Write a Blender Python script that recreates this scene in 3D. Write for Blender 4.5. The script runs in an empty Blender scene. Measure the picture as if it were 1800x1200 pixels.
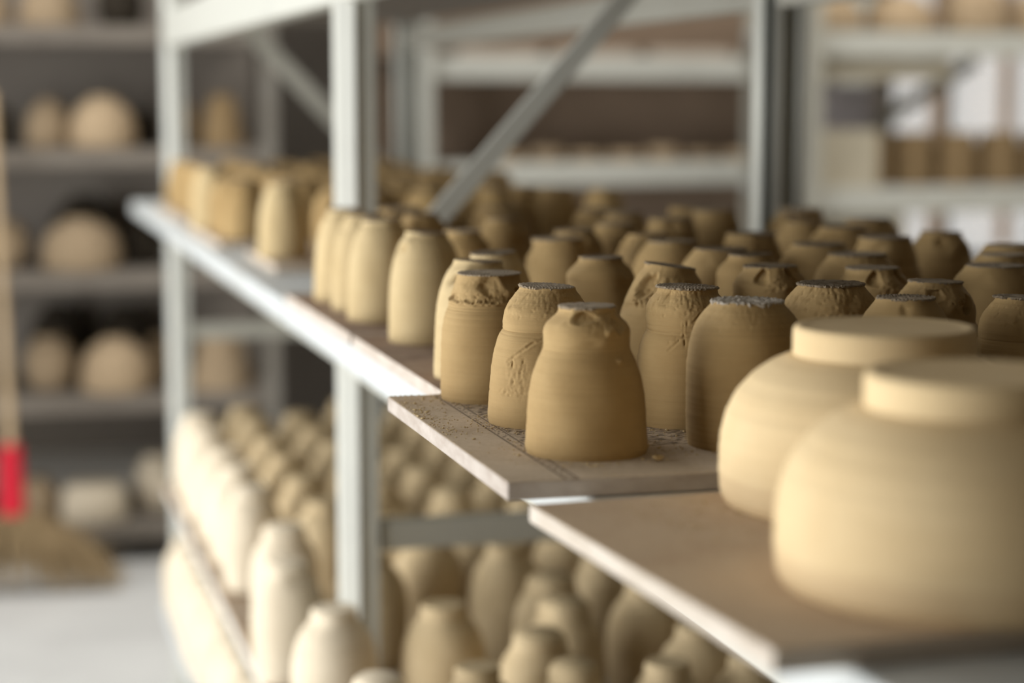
import bpy, bmesh, math, random
import numpy as np
from mathutils import Vector, Matrix
random.seed(7)
C = bpy.context.scene.collection
R = math.radians
ORD = ['first', 'second', 'third', 'fourth', 'fifth', 'sixth', 'seventh', 'eighth', 'ninth', 'tenth',
       'eleventh', 'twelfth', 'thirteenth', 'fourteenth', 'fifteenth', 'sixteenth', 'seventeenth', 'eighteenth', 'nineteenth', 'twentieth',
       'twenty-first', 'twenty-second', 'twenty-third', 'twenty-fourth']

# ------------------------------------------------------------------ materials
class N:
    def __init__(s, name):
        s.m = bpy.data.materials.new(name); s.m.use_nodes = True
        s.t = s.m.node_tree; s.b = s.t.nodes['Principled BSDF']
    def n(s, typ, **kw):
        x = s.t.nodes.new(typ)
        for k, v in kw.items():
            if k.startswith('i_'):
                x.inputs[k[2:].replace('_', ' ')].default_value = v
            else:
                setattr(x, k, v)
        return x
    def l(s, a, b): s.t.links.new(a, b)
    def math(s, op, a, b=None, clamp=False):
        x = s.n('ShaderNodeMath', operation=op, use_clamp=clamp)
        for i, v in enumerate((a, b)):
            if v is None: continue
            if hasattr(v, 'links'): s.l(v, x.inputs[i])
            else: x.inputs[i].default_value = v
        return x.outputs[0]
    def coord(s, scale=(1, 1, 1), src='Object'):
        tc = s.n('ShaderNodeTexCoord'); mp = s.n('ShaderNodeMapping')
        mp.inputs['Scale'].default_value = scale
        s.l(tc.outputs[src], mp.inputs['Vector']); return mp.outputs[0]
    def noise(s, vec, scale, detail=4, rough=.55):
        x = s.n('ShaderNodeTexNoise'); x.inputs['Scale'].default_value = scale
        x.inputs['Detail'].default_value = detail; x.inputs['Roughness'].default_value = rough
        s.l(vec, x.inputs['Vector']); return x.outputs['Fac']
    def ramp(s, fac, stops):
        x = s.n('ShaderNodeValToRGB'); e = x.color_ramp.elements
        while len(e) < len(stops): e.new(.5)
        for k, (p, c) in enumerate(stops):
            e[k].position = p; e[k].color = (*c, 1) if len(c) == 3 else c
        s.l(fac, x.inputs[0]); return x.outputs[0]
    def mix(s, fac, a, b):
        x = s.n('ShaderNodeMix', data_type='RGBA')
        if hasattr(fac, 'links'): s.l(fac, x.inputs[0])
        else: x.inputs[0].default_value = fac
        for i, v in ((6, a), (7, b)):
            if hasattr(v, 'links'): s.l(v, x.inputs[i])
            else: x.inputs[i].default_value = (*v, 1)
        return x.outputs[2]
    def bump(s, h, strength, dist, normal=None):
        x = s.n('ShaderNodeBump'); x.inputs['Strength'].default_value = strength
        x.inputs['Distance'].default_value = dist; s.l(h, x.inputs['Height'])
        if normal is not None: s.l(normal, x.inputs['Normal'])
        return x.outputs[0]
    def rnd(s):
        return s.n('ShaderNodeObjectInfo').outputs['Random']
    def fin(s, col, rough=.8, bump=None, metal=0, spec=.3):
        if hasattr(col, 'links'): s.l(col, s.b.inputs['Base Color'])
        else: s.b.inputs['Base Color'].default_value = (*col, 1)
        if hasattr(rough, 'links'): s.l(rough, s.b.inputs['Roughness'])
        else: s.b.inputs['Roughness'].default_value = rough
        s.b.inputs['Metallic'].default_value = metal
        s.b.inputs['Specular IOR Level'].default_value = spec
        if bump is not None: s.l(bump, s.b.inputs['Normal'])
        return s.m

def clay_mat(name, c0, c1, fine=1.0, scratches=None, spec=.25, var=.12, band=None, rough=.85):
    m = N(name)
    obj = m.coord()
    ring = m.noise(m.coord((6, 6, 130)), 1.6, 5, .65)
    blot = m.noise(obj, 22, 4)
    f = m.math('MULTIPLY_ADD', ring, .55); m.t.nodes[-1].inputs[2].default_value = 0
    f = m.math('ADD', m.math('MULTIPLY', ring, .28), m.math('MULTIPLY', blot, .72))
    col = m.ramp(f, [(.3, c0), (.72, c1)])
    # each piece dried a little differently
    hsv = m.n('ShaderNodeHueSaturation')
    m.l(col, hsv.inputs['Color'])
    v = m.math('MULTIPLY_ADD', m.rnd(), var); m.t.nodes[-1].inputs[2].default_value = 1 - var / 2
    m.l(v, hsv.inputs['Value']); col = hsv.outputs[0]
    if band:                       # damp ring left near the rim
        sep = m.n('ShaderNodeSeparateXYZ'); m.l(obj, sep.inputs[0])
        z = m.math('ADD', sep.outputs[2], m.math('MULTIPLY', blot, .004))
        msk = m.math('LESS_THAN', z, band[0])
        col = m.mix(m.math('MULTIPLY', msk, band[2]), col, band[1])
    ridges = m.noise(m.coord((3, 3, 420)), 1.5, 4, .7)
    grain = m.noise(obj, 520, 3, .7)
    b = m.bump(ridges, .33 * fine, .0010)
    b = m.bump(grain, .30 * fine, .0004, b)
    if scratches:
        ang, z0, wa, hz = scratches
        p = (.036 * math.cos(ang), .036 * math.sin(ang), z0)
        mp = m.n('ShaderNodeMapping'); tc = m.n('ShaderNodeTexCoord')
        mp.inputs['Location'].default_value = (-p[0] / wa, -p[1] / wa, -p[2] / hz)
        mp.inputs['Scale'].default_value = (1 / wa, 1 / wa, 1 / hz)
        m.l(tc.outputs['Object'], mp.inputs[0])
        g = m.n('ShaderNodeTexGradient', gradient_type='SPHERICAL'); m.l(mp.outputs[0], g.inputs[0])
        msk = m.math('MULTIPLY', g.outputs[1], 2.2, True)
        st = m.noise(m.coord((420, 420, 70)), 1.0, 5, .75)
        st = m.math('MULTIPLY', m.math('GREATER_THAN', st, .53), msk)
        b = m.bump(m.math('MULTIPLY', st, -1), .8, .0009, b)
    return m.fin(col, rough, b, spec=spec)

M = {}
M['clay'] = clay_mat('leather_hard_clay', (.318, .204, .082), (.405, .276, .122))
M['clay_cut'] = clay_mat('wire_cut_clay', (.17, .128, .08), (.34, .27, .185), 1.2)
M['clay_crumbly'] = clay_mat('pale_crumbly_clay', (.30, .255, .195), (.50, .44, .36), 1.2)
M['clay_bowl'] = clay_mat('smooth_turned_clay', (.60, .44, .235), (.67, .51, .29), .35, var=.03, band=(.020, (.56, .40, .225), .45))
M['clay_foot'] = clay_mat('turned_foot_clay', (.60, .44, .235), (.67, .51, .29), .35, var=.03)
M['clay_lighter'] = clay_mat('lighter_clay', (.45, .33, .165), (.55, .42, .23))  # lighter tone for the bright front-row cups and the crumbs
M['clay_buff'] = clay_mat('buff_clay', (.45, .335, .185), (.58, .45, .27), .6, var=.18)  # buff tone for the vases behind the front row
M['clay_pale'] = clay_mat('pale_clay', (.60, .50, .36), (.70, .60, .45), .5, var=.12)  # palest tone, for front and bottom-shelf vases and two stored pots
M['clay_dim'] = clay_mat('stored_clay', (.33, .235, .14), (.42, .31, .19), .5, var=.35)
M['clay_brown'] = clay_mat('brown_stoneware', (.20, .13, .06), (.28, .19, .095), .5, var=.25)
M['clay_dark'] = clay_mat('dark_stoneware_and_shade', (.020, .014, .008), (.04, .03, .018), .5, var=.3)  # also colours the added pots that stand in for shadows

def paint(name, c, rough=.45, wear=.25, wc=(.35, .34, .31)):
    m = N(name)
    o = m.coord()
    n = m.noise(o, 9, 6, .65)
    col = m.mix(m.math('MULTIPLY', m.ramp(n, [(.50, (0, 0, 0)), (.72, (1, 1, 1))]), wear), c, wc)
    b = m.bump(m.noise(o, 160, 3), .15, .0006)
    return m.fin(col, rough, b, spec=.4)
M['paint'] = paint('pale_painted_steel', (.53, .52, .455))
M['deck'] = paint('pale_dusty_shelf_panel', (.50, .51, .49), .55, .35, (.38, .35, .31))
M['paint_grey'] = paint('grey_painted_steel', (.37, .35, .29))
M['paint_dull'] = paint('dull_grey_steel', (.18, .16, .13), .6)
M['dark_slot'] = N('dark_post_slot').fin((.02, .02, .02), .8)
M['teal'] = paint('teal_grey_steel', (.07, .11, .11), .5, .1)

def board_mat(name, top0, top1, edge0, edge1, imprint=False):
    m = N(name)
    o = m.coord()
    n1 = m.noise(o, 14, 6, .62); n2 = m.noise(o, 240, 4, .7)
    f = m.math('ADD', m.math('MULTIPLY', n1, .6), m.math('MULTIPLY', n2, .4))
    top = m.ramp(f, [(.34, top0), (.66, top1)])
    dust = m.ramp(m.noise(m.coord((1, 1.5, 1)), 30, 5, .7), [(.5, (0, 0, 0)), (.7, (1, 1, 1))])
    top = m.mix(m.math('MULTIPLY', dust, .35), top, (.50, .40, .28))
    edge = m.ramp(m.noise(m.coord((30, 30, 90)), 1, 5, .6), [(.35, edge0), (.65, edge1)])
    geo = m.n('ShaderNodeNewGeometry'); sep = m.n('ShaderNodeSeparateXYZ')
    m.l(geo.outputs['True Normal'], sep.inputs[0])
    up = m.math('GREATER_THAN', sep.outputs[2], .6)
    h = f
    b = m.bump(n2, .5, .0008)
    if imprint:
        so = m.n('ShaderNodeSeparateXYZ'); m.l(o, so.inputs[0])
        x, y = so.outputs[0], so.outputs[1]
        def near(v, w):
            return m.math('LESS_THAN', m.math('ABSOLUTE', m.math('SUBTRACT', x, v)), w)
        lines = m.math('MAXIMUM', near(.0385, .0008), near(.0470, .0008))
        # short pressed dashes running across the board, broken at random
        skew = m.n('ShaderNodeMapping'); skew.inputs['Rotation'].default_value = (0, 0, R(-14)); m.l(o, skew.inputs[0])
        sc = m.n('ShaderNodeMapping'); sc.inputs['Scale'].default_value = (115, 330, 1); m.l(skew.outputs[0], sc.inputs[0])
        dn = m.noise(sc.outputs[0], 1.0, 1, .4)
        dash = m.math('MULTIPLY', m.math('GREATER_THAN', dn, .515), m.math('GREATER_THAN', x, .0485))
        dash = m.math('MULTIPLY', dash, m.math('LESS_THAN', x, .20))
        dash = m.math('MULTIPLY', dash, m.math('GREATER_THAN', y, -.085))
        marks = m.math('MULTIPLY', m.math('GREATER_THAN', m.noise(m.coord((420, 300, 1)), 1, 2), .55),
                       m.math('LESS_THAN', m.math('ABSOLUTE', m.math('SUBTRACT', x, .0428)), .0032))
        pr = m.math('MAXIMUM', m.math('MAXIMUM', lines, dash), marks)
        pr = m.math('MULTIPLY', pr, up)
        top = m.mix(m.math('MULTIPLY', pr, .78), top, (.085, .058, .035))
        b = m.bump(m.math('MULTIPLY', pr, -1), .7, .0012, b)
    col = m.mix(up, edge, top)
    return m.fin(col, .85, b, spec=.2)
M['board_a'] = board_mat('speckled_pressed_board', (.36, .275, .185), (.60, .49, .36), (.36, .30, .25), (.46, .40, .345), True)
M['board_b'] = board_mat('smooth_brown_board', (.43, .31, .20), (.56, .43, .29), (.46, .39, .31), (.56, .49, .41))
M['board_c'] = board_mat('worn_red_brown_board', (.17, .11, .075), (.32, .225, .155), (.40, .33, .27), (.52, .45, .38))
M['wood'] = board_mat('plain_ware_board', (.26, .19, .13), (.38, .29, .20), (.52, .42, .32), (.66, .56, .45))

def plain(name, c0, c1, scale, rough=.85, bs=.3, bd=.002):
    m = N(name); o = m.coord()
    n = m.noise(o, scale, 7, .62)
    return m.fin(m.ramp(n, [(.3, c0), (.7, c1)]), rough, m.bump(n, bs, bd))
M['floor'] = plain('grey_concrete_floor', (.58, .565, .53), (.70, .685, .64), 2.2)
M['plaster'] = plain('dusky_plaster', (.205, .175, .145), (.265, .23, .19), 1.5)
M['plaster_light'] = plain('pale_plaster', (.21, .165, .11), (.27, .215, .145), 1.5)
M['brownboard'] = plain('dark_brown_panel', (.26, .185, .125), (.34, .245, .17), 3)
M['ceil'] = plain('dim_ceiling', (.22, .20, .18), (.28, .26, .23), 2)
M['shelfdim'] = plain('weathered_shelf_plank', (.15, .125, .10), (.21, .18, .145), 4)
M['lilac'] = plain('lilac_grey_board', (.30, .27, .26), (.36, .32, .31), 3)
M['creamboard'] = plain('cream_hardboard', (.42, .37, .27), (.50, .44, .33), 5)
M['straw'] = plain('broom_straw', (.23, .155, .075), (.42, .30, .16), 60)
M['cane'] = plain('broom_cane', (.42, .30, .17), (.54, .40, .25), 30)
M['red'] = N('red_binding').fin((.62, .008, .028), .5)
M['frame'] = paint('window_frame_paint', (.10, .10, .09), .6)
M['peach'] = plain('peach_curtain_cloth', (.70, .48, .33), (.78, .58, .42), 12)

# ------------------------------------------------------------------ mesh helpers
def link(name, me, mat, parent=None, loc=(0, 0, 0), rz=0, smooth=False):
    if mat is not None:
        me.materials.clear(); me.materials.append(mat)
    o = bpy.data.objects.new(name, me); C.objects.link(o)
    o.parent = parent; o.location = loc; o.rotation_euler = (0, 0, rz)
    if smooth:
        for p in me.polygons: p.use_smooth = True
        me.set_sharp_from_angle(angle=R(48))
    return o

def from_bm(name, bm, mat, parent=None, **kw):
    me = bpy.data.meshes.new(name)
    bmesh.ops.recalc_face_normals(bm, faces=bm.faces)
    bm.to_mesh(me); bm.free()
    return link(name, me, mat, parent, **kw)

def box(bm, x0, x1, y0, y1, z0, z1, bev=0.0):
    vs = [bm.verts.new((x, y, z)) for x in (x0, x1) for y in (y0, y1) for z in (z0, z1)]
    fs = [bm.faces.new([vs[i] for i in f]) for f in
          ((0, 1, 3, 2), (4, 6, 7, 5), (0, 4, 5, 1), (2, 3, 7, 6), (0, 2, 6, 4), (1, 5, 7, 3))]
    if bev:
        es = list({e for f in fs for e in f.edges})
        bmesh.ops.bevel(bm, geom=es, offset=bev, segments=2, affect='EDGES', profile=.5)

def boxo(name, dims, mat, parent=None, bev=.0015, **kw):
    bm = bmesh.new(); box(bm, *dims, bev=bev); return from_bm(name, bm, mat, parent, **kw)

def prism(bm, poly, z0, z1):
    a = [bm.verts.new((x, y, z0)) for x, y in poly]; b = [bm.verts.new((x, y, z1)) for x, y in poly]
    n = len(poly)
    for i in range(n): bm.faces.new((a[i], a[(i + 1) % n], b[(i + 1) % n], b[i]))
    bm.faces.new(a[::-1]); bm.faces.new(b)

def bar(bm, p, q, w, t, side=(0, 1, 0)):
    """flat bar from p to q, width w (in its plane), thickness t along side"""
    p, q = Vector(p), Vector(q); d = (q - p).normalized(); s = Vector(side).normalized()
    u = d.cross(s).normalized()
    vs = [bm.verts.new(c + u * a * w / 2 + s * b * t / 2) for c in (p, q) for a, b in ((-1, -1), (1, -1), (1, 1), (-1, 1))]
    for f in ((0, 1, 2, 3), (7, 6, 5, 4), (0, 4, 5, 1), (1, 5, 6, 2), (2, 6, 7, 3), (3, 7, 4, 0)):
        bm.faces.new([vs[i] for i in f])

def tag(o, label=None, cat=None, group=None, kind=None):
    if label: o['label'] = label
    if cat: o['category'] = cat
    if group: o['group'] = group
    if kind: o['kind'] = kind
    return o

def empty(name, loc=(0, 0, 0), rz=0):
    o = bpy.data.objects.new(name, None); C.objects.link(o)
    o.location = loc; o.rotation_euler = (0, 0, rz); o.empty_display_size = .05
    return o

def kids(o): return [c for c in o.children]
def dup(root):
    r = root.copy(); C.objects.link(r)
    for c in kids(root):
        d = c.copy(); C.objects.link(d); d.parent = r
    return r

# ------------------------------------------------------------------ pottery
def pchip(pts):
    z = np.array([p[1] for p in pts]); r = np.array([p[0] for p in pts])
    h = np.diff(z); s = np.diff(r) / h
    d = np.zeros_like(r); d[0] = s[0]; d[-1] = s[-1]
    for i in range(1, len(r) - 1):
        if s[i - 1] * s[i] > 0:
            w1, w2 = 2 * h[i] + h[i - 1], h[i] + 2 * h[i - 1]
            d[i] = (w1 + w2) / (w1 / s[i - 1] + w2 / s[i])
    def f(q):
        q = np.clip(q, z[0], z[-1]); i = np.clip(np.searchsorted(z, q) - 1, 0, len(h) - 1)
        t = (q - z[i]) / h[i]
        return ((1 + 2 * t) * (1 - t) ** 2 * r[i] + t * (1 - t) ** 2 * h[i] * d[i]
                + t * t * (3 - 2 * t) * r[i + 1] + t * t * (t - 1) * h[i] * d[i + 1])
    return f

def wob(rng, n=6):
    ks = [(k, rng.normal() / k ** .8, rng.uniform(0, 6.28)) for k in range(1, n + 1)]
    return lambda th: sum(a * np.sin(k * th + p) for k, a, p in ks)

def sst(a, b, x):
    t = np.clip((x - a) / (b - a), 0, 1); return t * t * (3 - 2 * t)

_G = np.random.default_rng(99).random((64, 64, 64))
def vnoise(x, y, z):
    ix, iy, iz = (np.floor(v).astype(int) for v in (x, y, z)); fx, fy, fz = x - ix, y - iy, z - iz
    fx, fy, fz = (f * f * (3 - 2 * f) for f in (fx, fy, fz)); o = 0
    for a in (0, 1):
        for b in (0, 1):
            for c in (0, 1):
                o = o + _G[(ix + a) % 64, (iy + b) % 64, (iz + c) % 64] * np.where(a, fx, 1 - fx) * np.where(b, fy, 1 - fy) * np.where(c, fz, 1 - fz)
    return o * 2 - 1
def fbm(x, y, z, n=4):
    return sum(vnoise(x * 2 ** k + 7 * k, y * 2 ** k + 3 * k, z * 2 ** k + 11 * k) / 2 ** k for k in range(n))

def lathe(name, pts, nseg=96, nz=90, seed=0, dents=(), ridge=.00007, wobble=.0006, tear=None, tilt=(0, 0), lean=(0, 0), cap=True, zs=None, rough=(), grooves=(), cuts=()):
    """pot turned about z, then knocked out of true: dents=(deg, z, half deg, half z, depth)"""
    rng = np.random.default_rng(seed)
    H = pts[-1][1]; f = pchip(pts)
    z = np.linspace(0, H, nz) if zs is None else np.array(zs)
    th = np.linspace(0, 2 * np.pi, nseg, endpoint=False)
    Z, T = np.meshgrid(z, th, indexing='ij')
    Rr = f(Z)
    if ridge:
        ph = rng.uniform(0, 6.28, 4)
        Rr = Rr + ridge * (np.sin(Z / .0042 * 6.28 + ph[0] + .4 * np.sin(T + ph[1])) * .5 + np.sin(Z / .0115 * 6.28 + ph[2]) + .6 * np.sin(Z / .0071 * 6.28 + ph[3]))
    w1, w2, w3 = wob(rng), wob(rng), wob(rng, 14)
    Rr = Rr + wobble * (w1(T) * (Z / H) + .5 * w2(T + Z * 20))
    for a, zc, wa, wz, dep, *kind in dents:
        da = (T - R(a) + np.pi) % (2 * np.pi) - np.pi
        k1, k2, k3, k4 = rng.uniform(0, 6.28, 4)
        da = da + R(wa) * (.28 * np.sin(Z / wz * 1.3 + k1) + .18 * np.sin(5 * T + k2))
        dz = Z - zc + wz * (.32 * np.sin(T * 180 / np.pi / wa * 1.2 + k3) + .2 * np.sin(T * 180 / np.pi / wa * 2.7 + k4))
        q = (da / R(wa)) ** 2 + (dz / wz) ** 2
        if kind:            # a scoop with a crisp lip, its floor torn
            qs = np.sqrt(q) + .22 * vnoise(T * 6 + a, Z * 260, 0 * Z + a)
            Rr = Rr - dep * sst(1.12, .62, qs) * (1 + .12 * fbm(T * 9, Z * 300, 0 * Z + a)) + .00045 * np.exp(-((qs - 1.2) / .13) ** 2)
            continue
        Rr = Rr - dep * np.exp(-q * 1.4) + abs(dep) * .16 * np.exp(-((np.sqrt(q) - 1.4) / .3) ** 2) * (.5 + .5 * np.sin(T * 3 + k1)) * (1 if dep > 0 else 0)
    if tear:
        zt, dep, span0, span1 = tear       # clay torn away above a ragged line
        edge = zt + .0010 * w3(T) + .0012 * vnoise(T * 14, 0 * T, 0 * T) + .0006 * vnoise(T * 45, 0 * T, 0 * T)
        da = (T - R((span0 + span1) / 2) + np.pi) % (2 * np.pi) - np.pi
        m = 1 - sst(R(abs(span1 - span0)) / 2 * .8, R(abs(span1 - span0)) / 2, np.abs(da))
        above = sst(0, .0016, Z - edge)
        lip = np.exp(-((Z - edge + .0008) / .0009) ** 2)
        Rr = Rr - m * dep * above + m * .0007 * lip
    Cx, Cy = np.cos(T) * .04, np.sin(T) * .04
    for a, zc, wa, wz, amp, fh, fv in rough:      # torn or dragged skin: fh, fv = grain per metre round and up
        da = (T - R(a) + np.pi) % (2 * np.pi) - np.pi
        ms = sst(1.15, .5, np.sqrt((da / R(wa)) ** 2 + ((Z - zc) / wz) ** 2) + .3 * vnoise(T * 8, Z * 180, 0 * Z + zc * 999))
        nz_ = fbm(Cx * fh + a, Cy * fh, Z * fv, 3)
        Rr = Rr + ms * amp * (nz_ - .6 * np.abs(nz_))
    for zg, dg in grooves:
        Rr = Rr - dg * np.exp(-((Z - zg - .0004 * np.sin(T + zg * 900)) / .00055) ** 2)
    for a0, z0, a1, z1, dg in cuts:               # a scored line from one bearing and height to another
        da0 = (T - R(a0) + np.pi) % (2 * np.pi) - np.pi
        px, pz = da0 * .037, Z - z0; qx, qz = R(a1 - a0) * .037, z1 - z0; L2 = qx * qx + qz * qz
        t = np.clip((px * qx + pz * qz) / L2, 0, 1)
        d = np.hypot(px - t * qx, pz - t * qz) + .0004 * vnoise(T * 30, Z * 700, 0 * Z)
        Rr = Rr - dg * np.exp(-(d / .0008) ** 2) + dg * .6 * np.exp(-((d - .0019) / .0009) ** 2)
    X, Y = Rr * np.cos(T), Rr * np.sin(T)
    k = (Z / H) ** 3
    ZZ = Z + k * (tilt[0] * X + tilt[1] * Y)
    X = X + lean[0] * sst(.5, 1, Z / H); Y = Y + lean[1] * sst(.5, 1, Z / H)
    V = np.stack([X, Y, ZZ], -1).reshape(-1, 3).tolist()
    n = len(z); F = []
    for i in range(n - 1):
        for j in range(nseg):
            j2 = (j + 1) % nseg
            F.append((i * nseg + j, i * nseg + j2, (i + 1) * nseg + j2, (i + 1) * nseg + j))
    V.append((0, 0, 0)); b = len(V) - 1
    for j in range(nseg): F.append((b, (j + 1) % nseg, j))
    if cap:
        t0 = (n - 1) * nseg
        V.append((lean[0], lean[1], float(H))); t = len(V) - 1
        for j in range(nseg): F.append((t, t0 + j, t0 + (j + 1) % nseg))
    me = bpy.data.meshes.new(name); me.from_pydata(V, [], F); me.update()
    for p in me.polygons: p.use_smooth = True
    me.set_sharp_from_angle(angle=R(50))
    return me

def cut_disc(name, r, H, seed, over=.0005, thick=.0016, rag=.0009, tilt=(0, 0), lean=(0, 0), rid=.00055, nseg=150, nr=30, mat='clay_cut', lump=0):
    """wire-cut underside: arc ridges and a ragged skirt"""
    rng = np.random.default_rng(seed + 50)
    w = wob(rng, 22); ang = rng.uniform(0, 6.28)
    cx, cy = .08 * math.cos(ang), .08 * math.sin(ang)
    th = np.linspace(0, 2 * np.pi, nseg, endpoint=False)
    rad = r + over + rag * (.5 * w(th) + .35 * rng.normal(size=nseg))
    V = []; F = []
    def top(x, y):
        d = math.hypot(x - cx, y - cy)
        n_ = float(vnoise(np.array(x * 260 + seed), np.array(y * 260), np.array(.3)))
        l_ = float(vnoise(np.array(x * 520 + seed), np.array(y * 520), np.array(.7))) if lump else 0
        return H + .0004 + rid * math.sin(d / .0024 * 6.283 + 2.6 * n_) * (.55 + .75 * n_) + lump * l_
    for i in range(1, nr + 1):
        for j in range(nseg):
            rr = rad[j] * i / nr; x, y = rr * math.cos(th[j]), rr * math.sin(th[j])
            V.append((x, y, top(x, y) - (.0005 if i == nr else 0)))
    for j in range(nseg):
        rr = rad[j] - .0004; V.append((rr * math.cos(th[j]), rr * math.sin(th[j]), H - thick * (.6 + .5 * rng.random())))
    for j in range(nseg):
        rr = r * .9; V.append((rr * math.cos(th[j]), rr * math.sin(th[j]), H - thick * .5))
    V = [(x + lean[0], y + lean[1], z + tilt[0] * x + tilt[1] * y) for x, y, z in V]
    for i in range(nr + 1):
        for j in range(nseg):
            j2 = (j + 1) % nseg
            F.append((i * nseg + j, (i + 1) * nseg + j, (i + 1) * nseg + j2, i * nseg + j2))
    V.append((lean[0], lean[1], top(0, 0))); c = len(V) - 1
    for j in range(nseg): F.append((c, j, (j + 1) % nseg))
    me = bpy.data.meshes.new(name); me.from_pydata(V, [], F); me.update()
    for p in me.polygons: p.use_smooth = True
    me.set_sharp_from_angle(angle=R(40))
    me.materials.append(M[mat])
    return me

CAMDIR = -105.5     # bearing from the cups towards the camera

PROF = {  # (radius, height)
 'bell':     [(.0408, 0), (.0418, .004), (.0410, .018), (.0398, .036), (.0372, .052), (.0330, .064), (.0302, .0705), (.0296, .0745), (.0299, .081), (.0282, .0865), (.0238, .0912), (.0203, .0945), (.0192, .0968), (.0192, .099)],
 'straight': [(.0385, 0), (.0392, .004), (.0390, .02), (.0384, .04), (.0374, .058), (.0350, .072), (.0322, .080), (.0318, .084), (.0302, .090), (.0276, .0975), (.0258, .1035), (.0256, .106)],
 'waisted':  [(.0402, 0), (.0410, .005), (.0404, .022), (.0390, .042), (.0362, .058), (.0335, .068), (.0315, .0725), (.0318, .079), (.0312, .085), (.0285, .092), (.0240, .0985), (.0208, .103), (.0204, .105)],
 'shoulder': [(.0398, 0), (.0410, .006), (.0420, .03), (.0418, .052), (.0402, .068), (.0382, .078), (.0350, .086), (.0300, .093), (.0255, .098), (.0238, .1005)],
 'pinched':  [(.0372, 0), (.0380, .005), (.0376, .03), (.0362, .05), (.0332, .064), (.0300, .071), (.0308, .079), (.0306, .087), (.0268, .094), (.0226, .099), (.0218, .103)],
 'tall':     [(.0380, 0), (.0386, .005), (.0380, .03), (.0370, .05), (.0352, .068), (.0325, .082), (.0300, .090), (.0262, .099), (.0215, .106), (.0205, .110)],
}
VAR = {}
def variant(key, prof, seed, dents=(), tear=None, tilt=(0, 0), lean=(0, 0), mat='clay', nseg=96, nz=110, over=.0005, rag=.0007, thick=.0014, rough=(), grooves=(), cuts=(), cmat='clay_cut', lump=0):
    pts = PROF[prof]
    me = lathe('clay_cup', pts, nseg, nz, seed, dents, tear=tear, tilt=tilt, lean=lean, rough=rough, grooves=grooves, cuts=cuts)
    me.materials.append(M[mat])
    cd = cut_disc('cut_base', pts[-1][0], pts[-1][1], seed, tilt=tilt, lean=lean, over=over, rag=rag, thick=thick, mat=cmat, lump=lump)
    VAR[key] = (me, cd)
c0 = CAMDIR
HI = dict(nseg=230, nz=220)
neck = lambda amp: (c0, .093, 200, .012, amp, 420, 420)
variant('p3', 'bell', 3, dents=[(c0 - 10, .0935, 24, .0036, .0026, 1), (c0 - 34, .0925, 14, .005, -.0014), (c0 + 30, .0855, 9, .0034, -.0024), (c0 + 48, .0895, 17, .0055, .0032, 1), (c0 + 16, .079, 14, .004, -.0012), (c0 + 42, .0655, 5, .0022, -.0022), (c0 + 10, .0745, 30, .003, .0006)],
        rough=[(c0 + 30, .088, 40, .008, .0004, 400, 400)], grooves=[(.0712, .0003)], **HI)
variant('p2', 'waisted', 5, dents=[(c0 - 30, .090, 25, .004, -.0010), (c0 + 30, .094, 30, .006, .0012), (c0 - 62, .0885, 8, .002, -.0012)], tilt=(-.04, .02), lean=(.003, 0), rag=.0011,
        rough=[neck(.00030), (c0 - 30, .040, 16, .017, .00065, 700, 170), (c0 - 42, .027, 24, .003, .0005, 600, 400), (c0 + 4, .056, 12, .014, .0004, 700, 130)],
        grooves=[(.0722, .0005), (.0690, .0003), (.0250, .0002)], cuts=[(c0 - 44, .0500, c0 - 12, .0655, .00045), (c0 - 20, .0625, c0 + 2, .0690, .0003)], **HI)
variant('p1', 'straight', 8, dents=[(c0 + 2, .0985, 20, .0062, .0030), (c0 - 2, .0955, 10, .0040, .0024), (c0 + 26, .0950, 16, .006, -.0030), (c0 + 40, .0905, 14, .005, -.0016), (c0 + 62, .0895, 14, .0055, .0058, 1), (c0 - 76, .0868, 9, .0026, .0062, 1), (c0 - 32, .0925, 26, .006, -.0012), (c0 + 8, .0885, 20, .003, .0012)],
        tear=(.0842, .0019, c0 - 105, c0 + 95), rough=[(c0, .0865, 80, .004, .0007, 420, 420), neck(.00025)], grooves=[(.0812, .0004), (.0790, .0003), (.0765, .0005), (.0742, .0003), (.0705, .0002)], rag=.0009, thick=.001, **HI)
variant('r22', 'pinched', 12, dents=[(c0 - 38, .0955, 12, .006, .0012)], tilt=(-.03, 0), over=.0014, rag=.0013,
        rough=[neck(.00045), (c0 + 4, .0690, 22, .013, .0006, 800, 110), (c0 - 24, .0640, 10, .006, .0004, 500, 300)], grooves=[(.0715, .0006), (.0742, .0004), (.0690, .0004)], cuts=[(c0 - 26, .058, c0 - 6, .069, .0003), (c0 + 6, .079, c0 + 16, .085, .0004)], **HI)
variant('r21', 'shoulder', 15, dents=[(c0 - 60, .09, 30, .006, .001)], over=.0012, rag=.0015, thick=.0030, lump=.0011, cmat='clay_crumbly', rough=[neck(.0002)], grooves=[(.080, .0003)], **HI)
variant('r23', 'tall', 18, dents=[(c0 - 44, .096, 17, .012, .0060, 1), (c0 - 14, .092, 8, .010, -.0028), (c0 - 44, .0835, 17, .0050, -.0032), (c0 - 60, .072, 20, .004, .002)], tilt=(-.14, .02), lean=(.006, 0),
        rough=[(c0 - 40, .083, 24, .007, .0026, 360, 360), neck(.0003)], grooves=[(.0755, .0005), (.0735, .0003)], **HI)
variant('dent', 'pinched', 21, nseg=180, nz=160, rough=[(c0 + 10, .09, 40, .008, .0008, 380, 380)], dents=[(c0 - 18, .0955, 13, .006, .0045, 1), (c0 + 6, .090, 16, .007, -.0032), (c0 + 34, .0945, 12, .007, .0045, 1), (c0 + 22, .086, 14, .004, -.0024), (c0 + 150, .09, 20, .006, .003)])
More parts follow.
